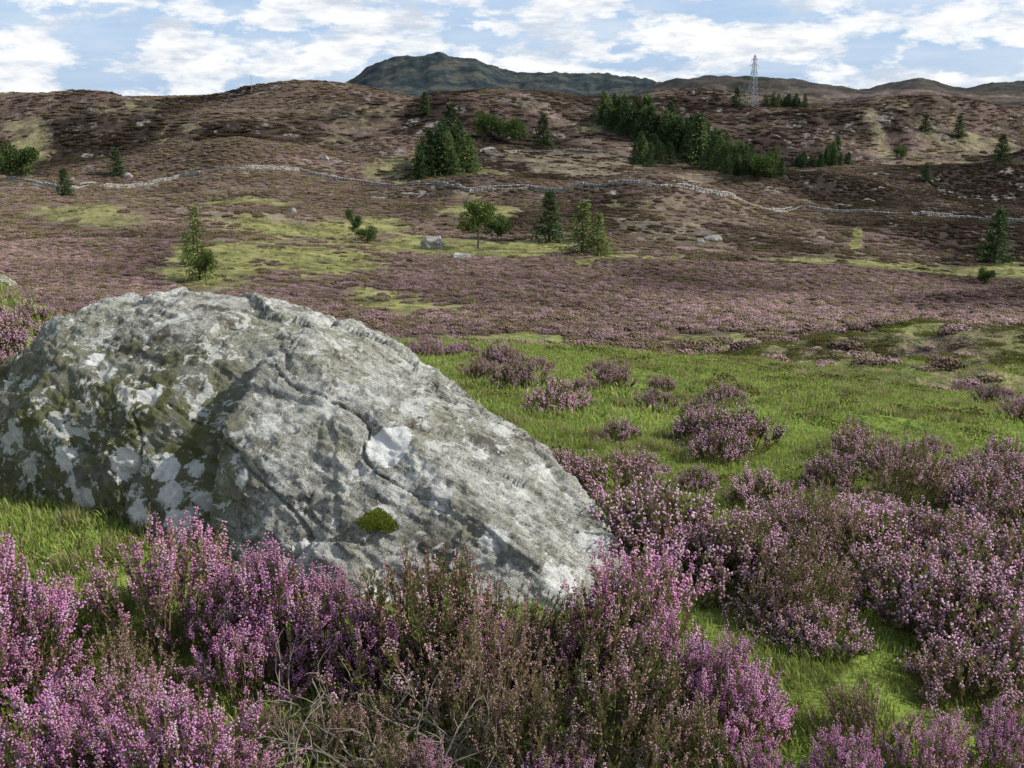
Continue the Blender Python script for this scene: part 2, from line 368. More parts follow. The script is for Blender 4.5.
C_moss=coll('moss_hummocks',[clump('bilberry_clump_src',s+5,420,.4,.2,(.06,.075,.02),cb,.045) for s,cb in ((1,(.19,.23,.05)),(2,(.24,.22,.08)),(3,(.13,.16,.04)))],M_bil)

def tuft(name,seed,n,R,h,w,cols):
    r=np.random.default_rng(seed);A=Acc()
    az=r.uniform(0,6.283,n);q=np.sqrt(r.uniform(0,1,n))*R;base=np.stack([np.cos(az)*q,np.sin(az)*q,np.full(n,-.01)],1)
    ln=r.uniform(.5,1.15,n)*h;ba=r.uniform(0,6.283,n);lean=r.uniform(.1,.9,n)
    D=np.stack([np.cos(ba),np.sin(ba),np.zeros(n)],1);Sd=np.stack([-np.sin(ba),np.cos(ba),np.zeros(n)],1)
    up=np.array([0,0,1.]);p1=base+up*(ln*.55)[:,None]+D*(ln*lean*.2)[:,None];p2=base+up*(ln*(1-.3*lean))[:,None]+D*(ln*lean*.7)[:,None]
    ww=(w*r.uniform(.7,1.3,n))[:,None]
    v=np.stack([base-Sd*ww,base+Sd*ww,p1-Sd*ww*.8,p1+Sd*ww*.8,p2],1).reshape(-1,3)
    f=(np.array([[0,1,3],[0,3,2],[2,3,4]])[None]+(np.arange(n)*5)[:,None,None]).reshape(-1,3)
    ci=r.integers(0,len(cols),n);c=np.array(cols)[ci]*r.uniform(.7,1.3,n)[:,None]
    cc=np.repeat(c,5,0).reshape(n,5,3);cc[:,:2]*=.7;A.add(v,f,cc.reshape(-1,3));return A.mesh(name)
gc=[(.23,.36,.06),(.29,.42,.075),(.19,.31,.05),(.36,.43,.11),(.43,.39,.18)]
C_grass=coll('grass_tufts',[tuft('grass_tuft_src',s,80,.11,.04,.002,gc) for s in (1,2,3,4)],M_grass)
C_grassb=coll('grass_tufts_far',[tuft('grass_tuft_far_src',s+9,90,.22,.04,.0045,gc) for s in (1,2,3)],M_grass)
gl=[(.28,.28,.11),(.22,.235,.08),(.36,.32,.16)]
C_rush=coll('rush_tufts',[tuft('rush_tuft_src',s+19,80,.35,.45,.014,gl) for s in (1,2)],M_tree)
gs=[(.30,.27,.12),(.24,.25,.08),(.38,.33,.19),(.18,.20,.06)]
C_tus=coll('tussock_tufts',[tuft('tussock_src',s+29,150,.07,.12,.0016,gs) for s in (1,2,3)],M_tree)

def scatter(name,pts,rot,scl,col,nv):
    pts=np.asarray(pts,np.float32);n=len(pts);m=bpy.data.meshes.new(name);m.vertices.add(n);m.vertices.foreach_set('co',pts.ravel())
    a=m.attributes.new('rot','FLOAT_VECTOR','POINT');a.data.foreach_set('vector',np.asarray(rot,np.float32).ravel())
    a=m.attributes.new('scl','FLOAT_VECTOR','POINT');a.data.foreach_set('vector',np.asarray(scl,np.float32).ravel())
    a=m.attributes.new('shade','FLOAT','POINT');a.data.foreach_set('value',shade(pts[:,0].astype(float),pts[:,1].astype(float)).astype(np.float32))
    a=m.attributes.new('idx','INT','POINT');a.data.foreach_set('value',rng.integers(0,nv,n).astype(np.int32))
    o=bpy.data.objects.new(name,m);scene.collection.objects.link(o)
    ng=bpy.data.node_groups.new(name+'_gn','GeometryNodeTree');ng.interface.new_socket('Geometry',in_out='INPUT',socket_type='NodeSocketGeometry');ng.interface.new_socket('Geometry',in_out='OUTPUT',socket_type='NodeSocketGeometry')
    N=ng.nodes;gi=N.new('NodeGroupInput');go=N.new('NodeGroupOutput');ip=N.new('GeometryNodeInstanceOnPoints');ci=N.new('GeometryNodeCollectionInfo')
    ci.inputs['Collection'].default_value=col;ci.inputs['Separate Children'].default_value=True;ci.inputs['Reset Children'].default_value=True
    def na(nm,t):
        x=N.new('GeometryNodeInputNamedAttribute');x.data_type=t;x.inputs['Name'].default_value=nm
        return [q for q in x.outputs if q.enabled and q.name=='Attribute'][0]
    L=ng.links.new;L(gi.outputs[0],ip.inputs['Points']);L(ci.outputs[0],ip.inputs['Instance']);ip.inputs['Pick Instance'].default_value=True
    L(na('idx','INT'),ip.inputs['Instance Index']);er=N.new('FunctionNodeEulerToRotation');L(na('rot','FLOAT_VECTOR'),er.inputs[0]);L(er.outputs[0],ip.inputs['Rotation'])
    L(na('scl','FLOAT_VECTOR'),ip.inputs['Scale']);L(ip.outputs[0],go.inputs[0])
    md=o.modifiers.new('scatter','NODES');md.node_group=ng;return o
def rs(n,tilt=.15): return np.stack([rng.normal(0,tilt,n),rng.normal(0,tilt,n),rng.uniform(0,6.283,n)],1)
def sc3(a): return np.stack([a,a,a],1)

# ------------------------------------------------------------------ boulder
def hull(bm,pts):
    vs=[bm.verts.new(p) for p in pts];r=bmesh.ops.convex_hull(bm,input=vs)
    bmesh.ops.delete(bm,geom=list({e for e in list(r['geom_interior'])+list(r['geom_unused']) if isinstance(e,bmesh.types.BMVert)}),context='VERTS')
bm=bmesh.new()
B1=[(-60,440,4.35),(-30,395,4.4),(20,362,4.45),(62,311,4.5),(110,294,4.6),(185,286,4.72),(255,300,4.7),(330,322,4.5),(175,336,4.15),(55,352,4.2),(20,420,3.95),(128,402,3.80),(215,440,3.68),(290,352,4.0),(0,495,4.0),(60,520,3.88),(105,555,3.72),(205,572,3.42)]
B2=[(292,336,3.86),(224,428,3.52),(204,575,3.32),(260,610,3.12),(350,326,4.35),(400,350,4.2),(450,384,4.0),(500,420,3.8),(553,456,3.55),(597,500,3.35),(618,545,3.15),(630,585,3.0),(626,620,2.86),(607,655,2.75),(400,640,2.84),(520,660,2.70),(360,420,3.60),(430,480,3.26),(520,540,3.0),(560,600,2.82)]
p1=[P(*a) for a in B1]+[Vector((x,y,z)) for x,y,z in ((-2.6,4.9,-.4),(-2.1,5.6,-.4),(-.9,5.7,-.5),(-2.4,4.3,-.4),(-1.2,3.6,-.4),(-1.9,5.3,.3),(-1.3,5.4,.35))]
p2=[P(*a) for a in B2]+[Vector((x,y,z)) for x,y,z in ((-1.0,3.4,-.4),(.25,2.8,-.5),(-.35,2.85,-.4),(.35,3.4,-.4),(.1,4.2,-.5),(-.5,5.0,-.5),(-.6,4.7,.1))]
hull(bm,p1);hull(bm,p2)
mm=bpy.data.meshes.new('b');bm.to_mesh(mm);bm.free()
bo=bpy.data.objects.new('b',mm);scene.collection.objects.link(bo)
rm=bo.modifiers.new('r','REMESH');rm.mode='VOXEL';rm.voxel_size=.0085
sm=bo.modifiers.new('s','SMOOTH');sm.factor=.5;sm.iterations=3
dg=bpy.context.evaluated_depsgraph_get();me=bpy.data.meshes.new_from_object(bo.evaluated_get(dg))
bpy.data.objects.remove(bo)
nv=len(me.vertices);co=np.empty(nv*3);me.vertices.foreach_get('co',co);co=co.reshape(-1,3)
no=np.empty(nv*3);me.vertices.foreach_get('normal',no);no=no.reshape(-1,3)
e1=np.array([.80,-.45,-.35]);e1/=np.linalg.norm(e1);e3=np.cross(e1,[.3,.9,-.2]);e3/=np.linalg.norm(e3);e2=np.cross(e3,e1)
rc=np.stack([co@e1,co@e2,co@e3],1)
# faceting: nearest-cell planes give flat, broken faces with straight edges
def facet(p,sc,seed,amp):
    q=p*sc;b=np.floor(q);best=np.full(len(q),9e9);val=np.zeros(len(q))
    for i in (-1,0,1):
        for j in (-1,0,1):
            for k in (-1,0,1):
                c=b+np.array([i,j,k]);o=np.stack([_h(c[:,0],c[:,1],c[:,2],seed+s) for s in (0,1,2)],1);nn=np.stack([_h(c[:,0],c[:,1],c[:,2],seed+s) for s in (3,4,5,6)],1)-.5
                df=q-(c+o);dd=(df**2).sum(1);m=dd<best;best=np.where(m,dd,best);val=np.where(m,(df*nn[:,:3]).sum(1)*1.6+nn[:,3]*.5,val)
    return val*amp
d=(n3(co*1.7,1)-.5)*.05
wr_=(n3(co*4,9)[:,None]-.5)
d+=facet(rc,np.array([1.9,3.2,3.2]),900,.044)+facet(rc+wr_*.04,np.array([4.5,9,9]),920,.018)+facet(rc+wr_*.03,np.array([10,22,22]),940,.009)
def sharp(a): return 1-np.abs(2*a-1)
st=rc*np.array([3.0,24,32]);d+=(sharp(n3(st+wr_*2.0,4))-.5)*.009
st=rc*np.array([8,52,66]);d+=(sharp(n3(st+wr_*3,14))-.5)*.008
cr1=np.abs(n3(rc*np.array([.8,3.0,4])+wr_*.5,6)-.5);d-=.035*np.clip(1-cr1/.010,0,1)*ss(.45,.6,n3(co*1.5,33))
d+=(n3(co*24,11)-.5)*.009+(n3(co*55,12)-.5)*.010
co=co+no*d[:,None];me.vertices.foreach_set('co',co.astype(np.float32).ravel());me.update()
me.polygons.foreach_set('use_smooth',np.ones(len(me.polygons),bool))
tris=[tuple(p.vertices) for p in me.polygons];bvh=BVHTree.FromPolygons([tuple(c) for c in co],tris)
def on_rock(u,v):
    q=P(u,v,1.0)-Vector((0,0,CZ));h=bvh.ray_cast(Vector((0,0,CZ)),q.normalized());return h
def rock_mat(patches):
    t=NT('lichened_rock');pos=t.n('ShaderNodeNewGeometry').outputs['Position']
    n1=t.noise(pos,3.2,6,.65);n2_=t.noise(pos,14,8,.75);n3_=t.noise(pos,75,4,.75);n4=t.noise(pos,1.3,4,.6);n5=t.noise(pos,7,6,.7);n6=t.noise(pos,220,2,.6);n7=t.noise(pos,26,6,.7)
    mp=t.n('ShaderNodeMapping');mp.vector_type='TEXTURE';mp.inputs['Rotation'].default_value=(-.35,.35,-.5);mp.inputs['Scale'].default_value=(1,.14,.09);t.l(pos,mp.inputs[0])
    st=t.noise(mp.outputs[0],2.6,6,.7)
    base=t.ramp(t.math('ADD',t.math('MULTIPLY',n2_,.6),t.math('MULTIPLY',st,.4)),[(.38,(.12,.115,.092)),(.45,(.31,.305,.26)),(.51,(.50,.495,.44)),(.60,(.66,.655,.60))])
    sp=t.ramp(n3_,[(.36,(.28,.27,.24)),(.46,(1,1,1)),(.64,(1.0,1.0,1.0))]);base=t.mix(.75,base,t.mix(1.0,base,sp,'MULTIPLY'))
    sp=t.ramp(n6,[(.38,(.55,.55,.52)),(.48,(1,1,1))]);base=t.mix(.8,base,t.mix(1.0,base,sp,'MULTIPLY'))
    base=t.mix(t.ramp(n1,[(.50,0),(.62,.45)]),base,(.27,.265,.17))
    base=t.mix(t.math('MULTIPLY',t.ramp(n5,[(.54,0),(.57,.85)]),t.ramp(n4,[(.46,0),(.54,1)])),base,(.10,.08,.068))
    base=t.mix(t.math('MULTIPLY',t.ramp(n7,[(.55,0),(.59,.65)]),t.ramp(n1,[(.42,.1),(.56,1)])),base,(.14,.135,.10))
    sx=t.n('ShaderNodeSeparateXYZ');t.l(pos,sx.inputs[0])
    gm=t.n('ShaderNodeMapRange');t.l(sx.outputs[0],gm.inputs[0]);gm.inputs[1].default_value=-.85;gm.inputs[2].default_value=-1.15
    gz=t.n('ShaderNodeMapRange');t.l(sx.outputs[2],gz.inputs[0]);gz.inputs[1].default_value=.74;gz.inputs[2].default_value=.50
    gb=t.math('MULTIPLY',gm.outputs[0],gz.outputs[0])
    base=t.mix(t.math('MULTIPLY',gb,.6),base,(.11,.105,.075))  # lower left face: shade painted into the rock colour
    gmm=t.math('MULTIPLY',gb,t.ramp(n5,[(.42,0),(.52,.75)]))
    base=t.mix(gmm,base,(.115,.122,.035))
    # pale crustose lichen with ragged margins
    la=t.noise(pos,6,9,.72,.6);lb=t.noise(pos,15,7,.7,.4)
    base=t.mix(t.ramp(la,[(.555,0),(.572,.8)]),base,(.66,.67,.62))
    base=t.mix(t.ramp(lb,[(.585,0),(.60,.8)]),base,(.72,.72,.68))
    base=t.mix(t.ramp(t.noise(pos,4.3,9,.75,.5),[(.60,0),(.64,.5)]),base,(.38,.41,.25))
    nz=t.n('ShaderNodeTexNoise');nz.inputs['Scale'].default_value=13;nz.inputs['Detail'].default_value=6;nz.inputs['Roughness'].default_value=.7;t.l(pos,nz.inputs['Vector'])
    wv=t.n('ShaderNodeVectorMath',operation='ADD');t.l(pos,wv.inputs[0]);t.l(t.scale(nz.outputs['Color'],.08),wv.inputs[1]);wp=wv.outputs[0]
    rag=t.math('MULTIPLY',t.math('SUBTRACT',n7,.5),.10)
    tot=None
    for (c,r,a) in patches:
        vm=t.n('ShaderNodeVectorMath',operation='DISTANCE');t.l(wp,vm.inputs[0]);vm.inputs[1].default_value=(c.x+.04,c.y+.04,c.z+.04)
        q=t.math('SUBTRACT',r,vm.outputs['Value'])
        if r<.07: q=t.math('ADD',q,rag)
        q=t.math('MULTIPLY',q,180,clamp=True);q=t.math('MULTIPLY',q,float(a))
        tot=q if tot is None else t.math('MAXIMUM',tot,q)
    tot=t.math('MULTIPLY',tot,t.ramp(n3_,[(.34,.6),(.42,1.0)]))
    base=t.mix(tot,base,(.84,.84,.80))
    h=t.math('ADD',t.math('MULTIPLY',n2_,1.0),t.math('ADD',t.math('MULTIPLY',n3_,.5),t.math('ADD',t.math('MULTIPLY',st,.9),t.math('ADD',t.math('MULTIPLY',n6,.2),t.math('MULTIPLY',n7,.4)))))
    t.principled(base,.9,t.bump(h,.9,.032),.15);return t.m
PL=[(390,447,.088,1),(165,468,.06,.85),(125,462,.065,.8),(150,392,.06,.8),(195,470,.04,.75),(178,525,.06,.85),(560,580,.06,.9),(120,540,.065,.85),(305,553,.05,.85),(415,622,.065,1),(380,600,.055,.9),(240,478,.04,.7),(495,540,.05,.7),(65,458,.055,.75),(440,498,.045,.6),(612,590,.06,.85),(545,470,.04,.7),(95,358,.045,.95),(480,455,.035,.7),(300,560,.04,.7),(170,495,.05,.8),(140,515,.05,.75),(85,500,.05,.65),(55,420,.045,.5),(270,420,.035,.5),(340,385,.035,.5),(590,540,.045,.7),(350,600,.04,.8),(30,470,.05,.6),(212,360,.035,.6),(460,600,.045,.7),(520,490,.03,.6),(205,500,.04,.6)]
pp=[]
for u,v,r,a in PL:
    h=on_rock(u,v)
    if h[0]: pp.append((h[0],r,a))
me.materials.append(rock_mat(pp));boulder=bpy.data.objects.new('boulder',me);scene.collection.objects.link(boulder)
h=on_rock(378,522);M_moss=fol_mat('moss',.2,.1)
A=Acc();n=3600;r_=np.random.default_rng(5);az=r_.uniform(0,6.283,n);q=np.sqrt(r_.uniform(0,1,n));Nn=np.array([.1,-.45,.88]);X1=np.cross(Nn,[0,1,0]);X1/=np.linalg.norm(X1);Y1=np.cross(Nn,X1)
rr=.064*(1+.18*np.sin(3*az)+.1*np.sin(7*az));pos=np.array(h[0])+np.outer(np.cos(az)*q*rr,X1)+np.outer(np.sin(az)*q*rr*.75,Y1)+np.outer(.024*np.sqrt(np.maximum(0,1-q*q))-.004,Nn)
dd=Nn+r_.normal(0,.5,(n,3));v,f=stamp(LEAF[0],LEAF[1],pos,dd,np.stack([np.full(n,.004),np.ones(n),np.full(n,.009)],1))
A.add(v,f,np.repeat(np.array([.20,.24,.04])*r_.uniform(.5,1.6,n)[:,None],4,0));addobj('moss_cushion',A.mesh('moss_cushion'),M_moss)
FP=np.array([(-2.6,4.9),(-2.45,4.2),(-1.9,3.85),(-1.2,3.45),(-.85,3.1),(-.35,2.8),(.25,2.72),(.38,3.0),(.35,3.4),(.1,4.0),(-.5,4.9),(-.9,5.6),(-2.1,5.6)])
def inrock(x,y,grow=1.0):
    c=FP.mean(0);ins=np.zeros(len(x),bool);Pp=(FP-c)*grow+c;j=len(Pp)-1
    for i in range(len(Pp)):
        xi,yi=Pp[i];xj,yj=Pp[j];cnd=((yi>y)!=(yj>y))&(x<(xj-xi)*(y-yi)/(yj-yi+1e-12)+xi);ins^=cnd;j=i
    return ins

# ------------------------------------------------------------------ heather placement
def cluster(lst,base_r,dens=.6):
    pts=[];sc=[]
    for (u,v,w,s) in lst:
        g0=ground(u,v);dia=w*g0.y/1000
        n=max(1,int(round((dia/(base_r*2*s))**2*dens*1.6)))
        for i in range(n):
            a=rng.uniform(0,6.283);q=math.sqrt(rng.uniform())*max(0,dia/2-base_r*s*.8) if n>1 else 0
            x=g0.x+math.cos(a)*q;y=g0.y+math.sin(a)*q*.8
            pts.append((x,y));sc.append(s*rng.uniform(.7,1.1))
    pts=np.array(pts);sc=np.array(sc);k=~inrock(pts[:,0],pts[:,1],.96);pts=pts[k];sc=sc[k]
    z=H(pts[:,0],pts[:,1]);return np.column_stack([pts,z-.02]),sc
fg=[(-5,690,90,1.15),(-35,650,100,1.15),(35,680,70,1.05),(110,800,120,1.0),(190,815,110,.95),(40,810,100,.95),(225,800,60,.75),(75,750,60,.8),(150,775,70,.8),
(180,645,70,1.15),(225,650,80,1.25),(285,665,100,1.25),(335,680,90,1.2),(375,685,60,1.05),(250,700,60,.9),
(640,665,60,1.1),(670,705,90,1.15),(715,725,90,1.0),(745,745,60,.8),(470,690,40,.9),(500,690,30,.8),(590,690,30,.8),(840,790,70,.6),(770,800,70,.65),(930,785,80,.65),(430,800,30,.5),(1000,770,50,.6),(560,800,40,.5)]
p_,s_=cluster(fg,.19,.85);scatter('flowering_heather',p_,rs(len(p_),.16),sc3(s_),C_near,4)
fd=[(420,685,80,1.15),(460,675,80,1.15),(520,685,100,1.15),(570,690,90,1.15),(610,685,60,1.1),(480,740,90,.95),(620,755,110,.95),(540,780,110,.85),(380,750,60,.7),(700,775,70,.75),(790,620,60,.9),(745,590,60,1.0),(905,500,70,1.0),(650,785,80,.75),(270,750,60,.6),(860,740,30,.5),(440,660,50,1.05),(330,760,60,.5),(400,790,60,.5),(130,700,40,.6),(820,560,50,.9)]
p_,s_=cluster(fd,.2,.85);scatter('fading_heather',p_,rs(len(p_),.16),sc3(s_),C_fade,2)
md=[(520,388,50,1.2),(555,414,60,1.2),(600,376,26,.9),(612,386,30,.9),(480,380,50,1.2),(450,358,70,1.2),(420,354,60,1.2),(500,366,55,1.2),(540,374,36,1),(655,410,50,1),(700,417,40,1),(735,455,85,1.2),(700,445,50,1.1),(720,462,60,1),(565,480,40,.9),(600,510,55,1.0),(640,478,50,.6),(700,492,30,.7),(760,507,60,.8),(830,487,50,.8),(855,462,45,.9),(900,482,45,.9),(660,558,65,1.05),(705,572,80,1.05),(740,585,50,1),(640,545,40,.9),
(785,628,50,.8),(830,540,70,.9),(865,562,60,.9),(915,545,60,.85),(950,560,75,.95),(985,515,80,.95),(1015,545,80,1),(885,605,60,.9),(935,635,90,1.0),(985,645,90,1.05),(1020,690,90,1.0),(1005,600,80,1),(1040,620,90,1),(940,492,60,.9),(800,560,40,.8),(1060,560,80,1),(820,650,24,.6),(1000,478,50,.9),(780,532,40,.7),(960,600,50,.9),(960,700,40,.7),(870,520,36,.8),(1010,500,60,.9),
(1000,404,50,1),(1030,420,70,1.1),(960,392,36,.9),(20,395,60,1.2),(5,360,60,1.2),(30,330,70,1.2),(50,300,70,1.2),(10,300,70,1.3),(70,310,50,1.2),(-20,340,90,1.2),(35,385,50,1.1),(100,292,50,1),(725,402,30,.8),(620,440,24,.7),(582,394,30,.9),(662,392,30,.9),(930,455,26,.7)]
p_,s_=cluster(md,.22,.62);scatter('heather_bushes',p_,rs(len(p_),.1),sc3(s_),C_mid,3)
def wedge(n,y0,y1,smax=.62,pad=.4):
    y=np.sqrt(rng.uniform(y0**2,y1**2,n));x=rng.uniform(-smax,smax,n)*(y+pad);return x,y
x,y=wedge(11000,1.2,6.5,.66,.8);k=~inrock(x,y,.97);x,y=x[k],y[k];n=len(x)
lush=.5+.8*fbm2(x/.5,y/.5,55,2);scatter('meadow_grass',np.column_stack([x,y,H(x,y)]),rs(n,.15),sc3(lush),C_grass,4)
x,y=wedge(26000,6,32,.66,1);n=len(x)
lush=(.4+.85*fbm2(x/.9,y/.9,55,2))*(1+.02*y);bank=(x/y>.2)&(y>16);k=~(bank&(rng.uniform(size=n)<.6));x,y,lush=x[k],y[k],lush[k]
scatter('hillside_grass',np.column_stack([x,y,H(x,y)]),rs(len(x),.12),sc3(lush),C_grassb,3)
x,y=wedge(3000,1.8,14,.64,1);k=(fbm2(x/.9,y/.9,66,3)>.54)&~inrock(x,y,1.0);x,y=x[k],y[k];n=len(x)
scatter('grass_tussocks',np.column_stack([x,y,H(x,y)]),rs(n,.2),sc3(rng.uniform(.4,.95,n)),C_tus,3)
x,y=wedge(5600,2.2,48,.62,1);m_=fbm2(x/2.2,y/2.2,61,3);bank=(x/y>.10)&(y>15);k=((m_>.54)|(bank&(m_>.36)))&~inrock(x,y,1.12)&((y>5)|(x>.8));x,y=x[k],y[k];n=len(x)
s=rng.uniform(.25,.65,n)*(1+.03*y);scatter('bilberry_hummocks',np.column_stack([x,y,H(x,y)-.04]),rs(n,.1),np.stack([s,s,s*.55],1),C_moss,3)
x,y=wedge(1400,2.0,5,.62,1);m_=fbm2(x/.8,y/.8,63,3);k=(m_>.5)&~inrock(x,y,1.05)&((x>.3)|(m_>.6));x,y=x[k],y[k];n=len(x)
s=rng.uniform(.15,.38,n);scatter('moss_mats',np.column_stack([x,y,H(x,y)-.02]),rs(n,.1),np.stack([s,s,s*.5],1),C_moss,3)
def moor(n,y0,y1,s0,thr,name,C,nvv,inv=False,zf=1.0):
    x,y=wedge(n,y0,y1,.6,2);g,dr=masks(x,y);q=g+(fbm2(x/4,y/4,71,3)-.5)*1.3+rng.normal(0,.16,n)
    k=(q<thr) if not inv else (q>thr);x,y=x[k],y[k];s=s0*rng.uniform(.6,1.3,len(x));scatter(name,np.column_stack([x,y,H(x,y)-.05]),rs(len(x),.1),np.stack([s,s,s*zf*rng.uniform(.5,1.0,len(x))],1),C,nvv)
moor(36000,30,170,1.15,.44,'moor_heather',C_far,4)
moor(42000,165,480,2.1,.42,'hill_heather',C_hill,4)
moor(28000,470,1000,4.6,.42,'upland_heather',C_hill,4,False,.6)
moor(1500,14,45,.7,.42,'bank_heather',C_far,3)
moor(7000,60,320,1.2,.58,'rush_tussocks',C_rush,2,True)

# dead woody stems in the foreground
A=Acc();r_=np.random.default_rng(3)
for i in range(90):
    g0=ground(r_.uniform(280,470),r_.uniform(720,790));p=np.array(g0)+[0,0,.01];a=r_.uniform(0,6.283);d=np.array([math.cos(a),math.sin(a)*.6,r_.uniform(.2,.9)]);d/=np.linalg.norm(d);pts=[p]
    for k in range(9):
        d=d+r_.normal(0,.22,3)+[0,0,-.04];d/=np.linalg.norm(d);p=p+d*.024;pts.append(p)
        if k>2 and r_.uniform()<.6:
            d2=d+r_.normal(0,.6,3);d2/=np.linalg.norm(d2);tube(A,[p,p+d2*.03,p+d2*.06+r_.normal(0,.008,3)],.0014,.0006,(.30,.26,.21))
    tube(A,pts,.0034,.001,np.array([.30,.26,.21])*r_.uniform(.6,1.2),4)
addobj('dead_heather_stems',A.mesh('dead_heather_stems'),M_moss)

# ------------------------------------------------------------------ trees
def spruce(name,seed,h=10,wid=.2,dark=(.055,.085,.035),dens=1.0):
    r=np.random.default_rng(seed);A=Acc()
    tube(A,[(0,0,-.3),(0.03,0,h*.5),(0,0,h*.98)],h*.018,.02,(.09,.07,.05),7)
    nl=int(h*2.4);tp=[];td=[];tc=[]
    for i in range(nl):
        f=.06+.92*i/nl;z=h*f;L0=h*wid*(1-f)**.85+.12
        for k in range(int(7+2*r.uniform())):
            if r.uniform()<.12: continue
            a=r.uniform(0,6.283);L=L0*r.uniform(.6,1.25);e=np.array([math.cos(a),math.sin(a),0]);tip=e*L+np.array([0,0,-.12*L+.1*f*L]);b=np.array([0,0,z])
            tube(A,[b,b+tip*.5+[0,0,.04*L],b+tip],.03,.008,(.08,.06,.04),3)
            n=int((6+L*7)*dens);u=r.uniform(.15,1.05,n);pos=b+tip*u[:,None]+r.normal(0,.10+.03*L,(n,3))
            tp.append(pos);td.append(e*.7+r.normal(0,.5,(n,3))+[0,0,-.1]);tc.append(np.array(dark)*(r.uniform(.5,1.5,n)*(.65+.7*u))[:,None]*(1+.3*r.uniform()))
    tp=np.concatenate(tp);td=np.concatenate(td);tc=np.concatenate(tc)
    v,f=stamp(LEAF[0],LEAF[1],tp,td,np.stack([np.full(len(tp),.20),np.ones(len(tp)),np.full(len(tp),.42)],1));A.add(v,f,np.repeat(tc,4,0));return A.mesh(name)
def broad(name,seed,h=9,R=3,col=(.11,.16,.04),n=3600,stem=.3):
    r=np.random.default_rng(seed);A=Acc();cl=[]
    tube(A,[(0,0,-.3),(.1,0,h*.25),(-.05,.1,h*.55),(0,0,h*.85)],h*.022,.04,(.12,.10,.075),7)
    for i in range(16):
        z0=h*r.uniform(stem*.8,.75);a=r.uniform(0,6.283);e=np.array([math.cos(a),math.sin(a),r.uniform(.3,.9)])
        ff=(z0/h-stem)/(1-stem);L=R*r.uniform(.55,1.05)*(1-.5*max(ff,0)**2);t=np.array([0,0,z0])+e*L;m=np.array([0,0,z0])+e*L*.5+r.normal(0,.15,3)
        tube(A,[(0,0,z0),m,t],.09,.02,(.11,.09,.07),4);cl.append((t,R*r.uniform(.22,.42)));cl.append((m,R*r.uniform(.2,.3)))
    cl.append((np.array([0,0,h*.92]),R*.3))
    wts=np.array([c[1]**2 for c in cl]);wts/=wts.sum();ci=r.choice(len(cl),n,p=wts);cc=np.array([c[0] for c in cl])[ci];cr_=np.array([c[1] for c in cl])[ci]
    dv=r.normal(0,1,(n,3));dv/=np.linalg.norm(dv,axis=1,keepdims=True);pos=cc+dv*(cr_*r.uniform(.4,1.1,n))[:,None]*np.array([1,1,.75])
    sh=(.7+.5*r.uniform(size=len(cl)))[ci];v,f=stamp(LEAF[0],LEAF[1],pos,dv+r.normal(0,.8,(n,3)),np.stack([np.full(n,.26),np.ones(n),np.full(n,.34)],1))
    A.add(v,f,np.repeat(np.array(col)*(sh*r.uniform(.6,1.4,n))[:,None],4,0));return A.mesh(name)
MS=[spruce('spruce_mesh',s) for s in (1,2,3)];ML=[spruce('larch_mesh',s+7,10,.3,(.13,.17,.05),.6) for s in (1,2)];MB=[broad('birch_mesh',4),broad('bush_mesh',6,4,3,(.085,.125,.04),3000,.1)]
MP=broad('pine_mesh',9,9,2.8,(.075,.115,.04),3400,.35)
for m in MS+ML+MB+[MP]: m.materials.append(M_tree)
def tree(name,m,hm,u,vb,vt,wx=1.0,lean=0):
    g0=ground(u,vb);hh=(vb-vt)/1000*g0.y/.93;s=hh/hm;o=bpy.data.objects.new(name,m);scene.collection.objects.link(o)
    o.location=g0-Vector((0,0,.1));o.scale=(s*wx,s*wx,s);o.rotation_euler=(0,lean,rng.uniform(0,6.28));return o
tree('birch_tree',MB[0],9,478,249,203,1.0)
tree('spruce_tree',MS[0],10,549,242,193,1.6);tree('larch_tree',ML[0],10,582,254,203,1.5);tree('larch_tree',ML[1],10,598,256,214,1.3)
tree('spruce_tree',MS[1],10,994,263,210,1.6);tree('spruce_tree',MS[2],10,1000,163,136,1.8);tree('pine_tree',MP,9,356,241,211,.7,.2)
tree('larch_tree',ML[1],10,200,280,208,.8);tree('birch_tree',MB[0],9,206,284,250,.8);tree('larch_tree',ML[0],10,188,264,230,1.0)
tree('hawthorn_bush',MB[1],4,497,240,222,1.0);tree('hawthorn_bush',MB[1],4,367,243,231,1.2)
for u,b,tp in ((66,197,170),(925,182,164),(543,147,117),(118,176,150),(425,115,94),(736,107,90),(958,138,118),(925,132,116)): tree('spruce_tree',MS[u%3],10,u,b,tp,1.7)
for u,b,tp in ((486,140,120),(515,144,126),(22,180,154),(10,178,160),(500,138,126),(985,285,272),(900,160,150),(735,165,148),(760,180,160)): tree('hawthorn_bush',MB[1],4,u,b,tp,.9)
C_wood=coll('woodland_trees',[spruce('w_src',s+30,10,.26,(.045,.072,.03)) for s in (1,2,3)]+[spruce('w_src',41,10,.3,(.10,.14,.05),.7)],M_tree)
W=[]
def wood(u0,v0,u1,v1,n,hpx,jit=6):
    for i in range(n):
        t=rng.uniform();u=u0+(u1-u0)*t+rng.normal(0,2);v=v0+(v1-v0)*t+rng.uniform(-jit,jit);g0=ground(u,v);W.append((g0.x,g0.y,g0.z-.2,hpx*rng.uniform(.6,1.15)/1000*g0.y/.93/10))
wood(418,174,470,168,22,36,5);wood(440,172,455,168,5,52,3)
wood(602,120,645,136,44,26,5);wood(640,134,700,156,66,28,7);wood(635,162,668,166,16,24,3);wood(685,155,725,170,30,30,5);wood(690,160,706,165,7,46,3);wood(725,172,785,174,30,20,4);wood(790,166,850,164,26,13,3);wood(820,166,836,162,8,20,3);wood(760,106,812,107,20,11,1)
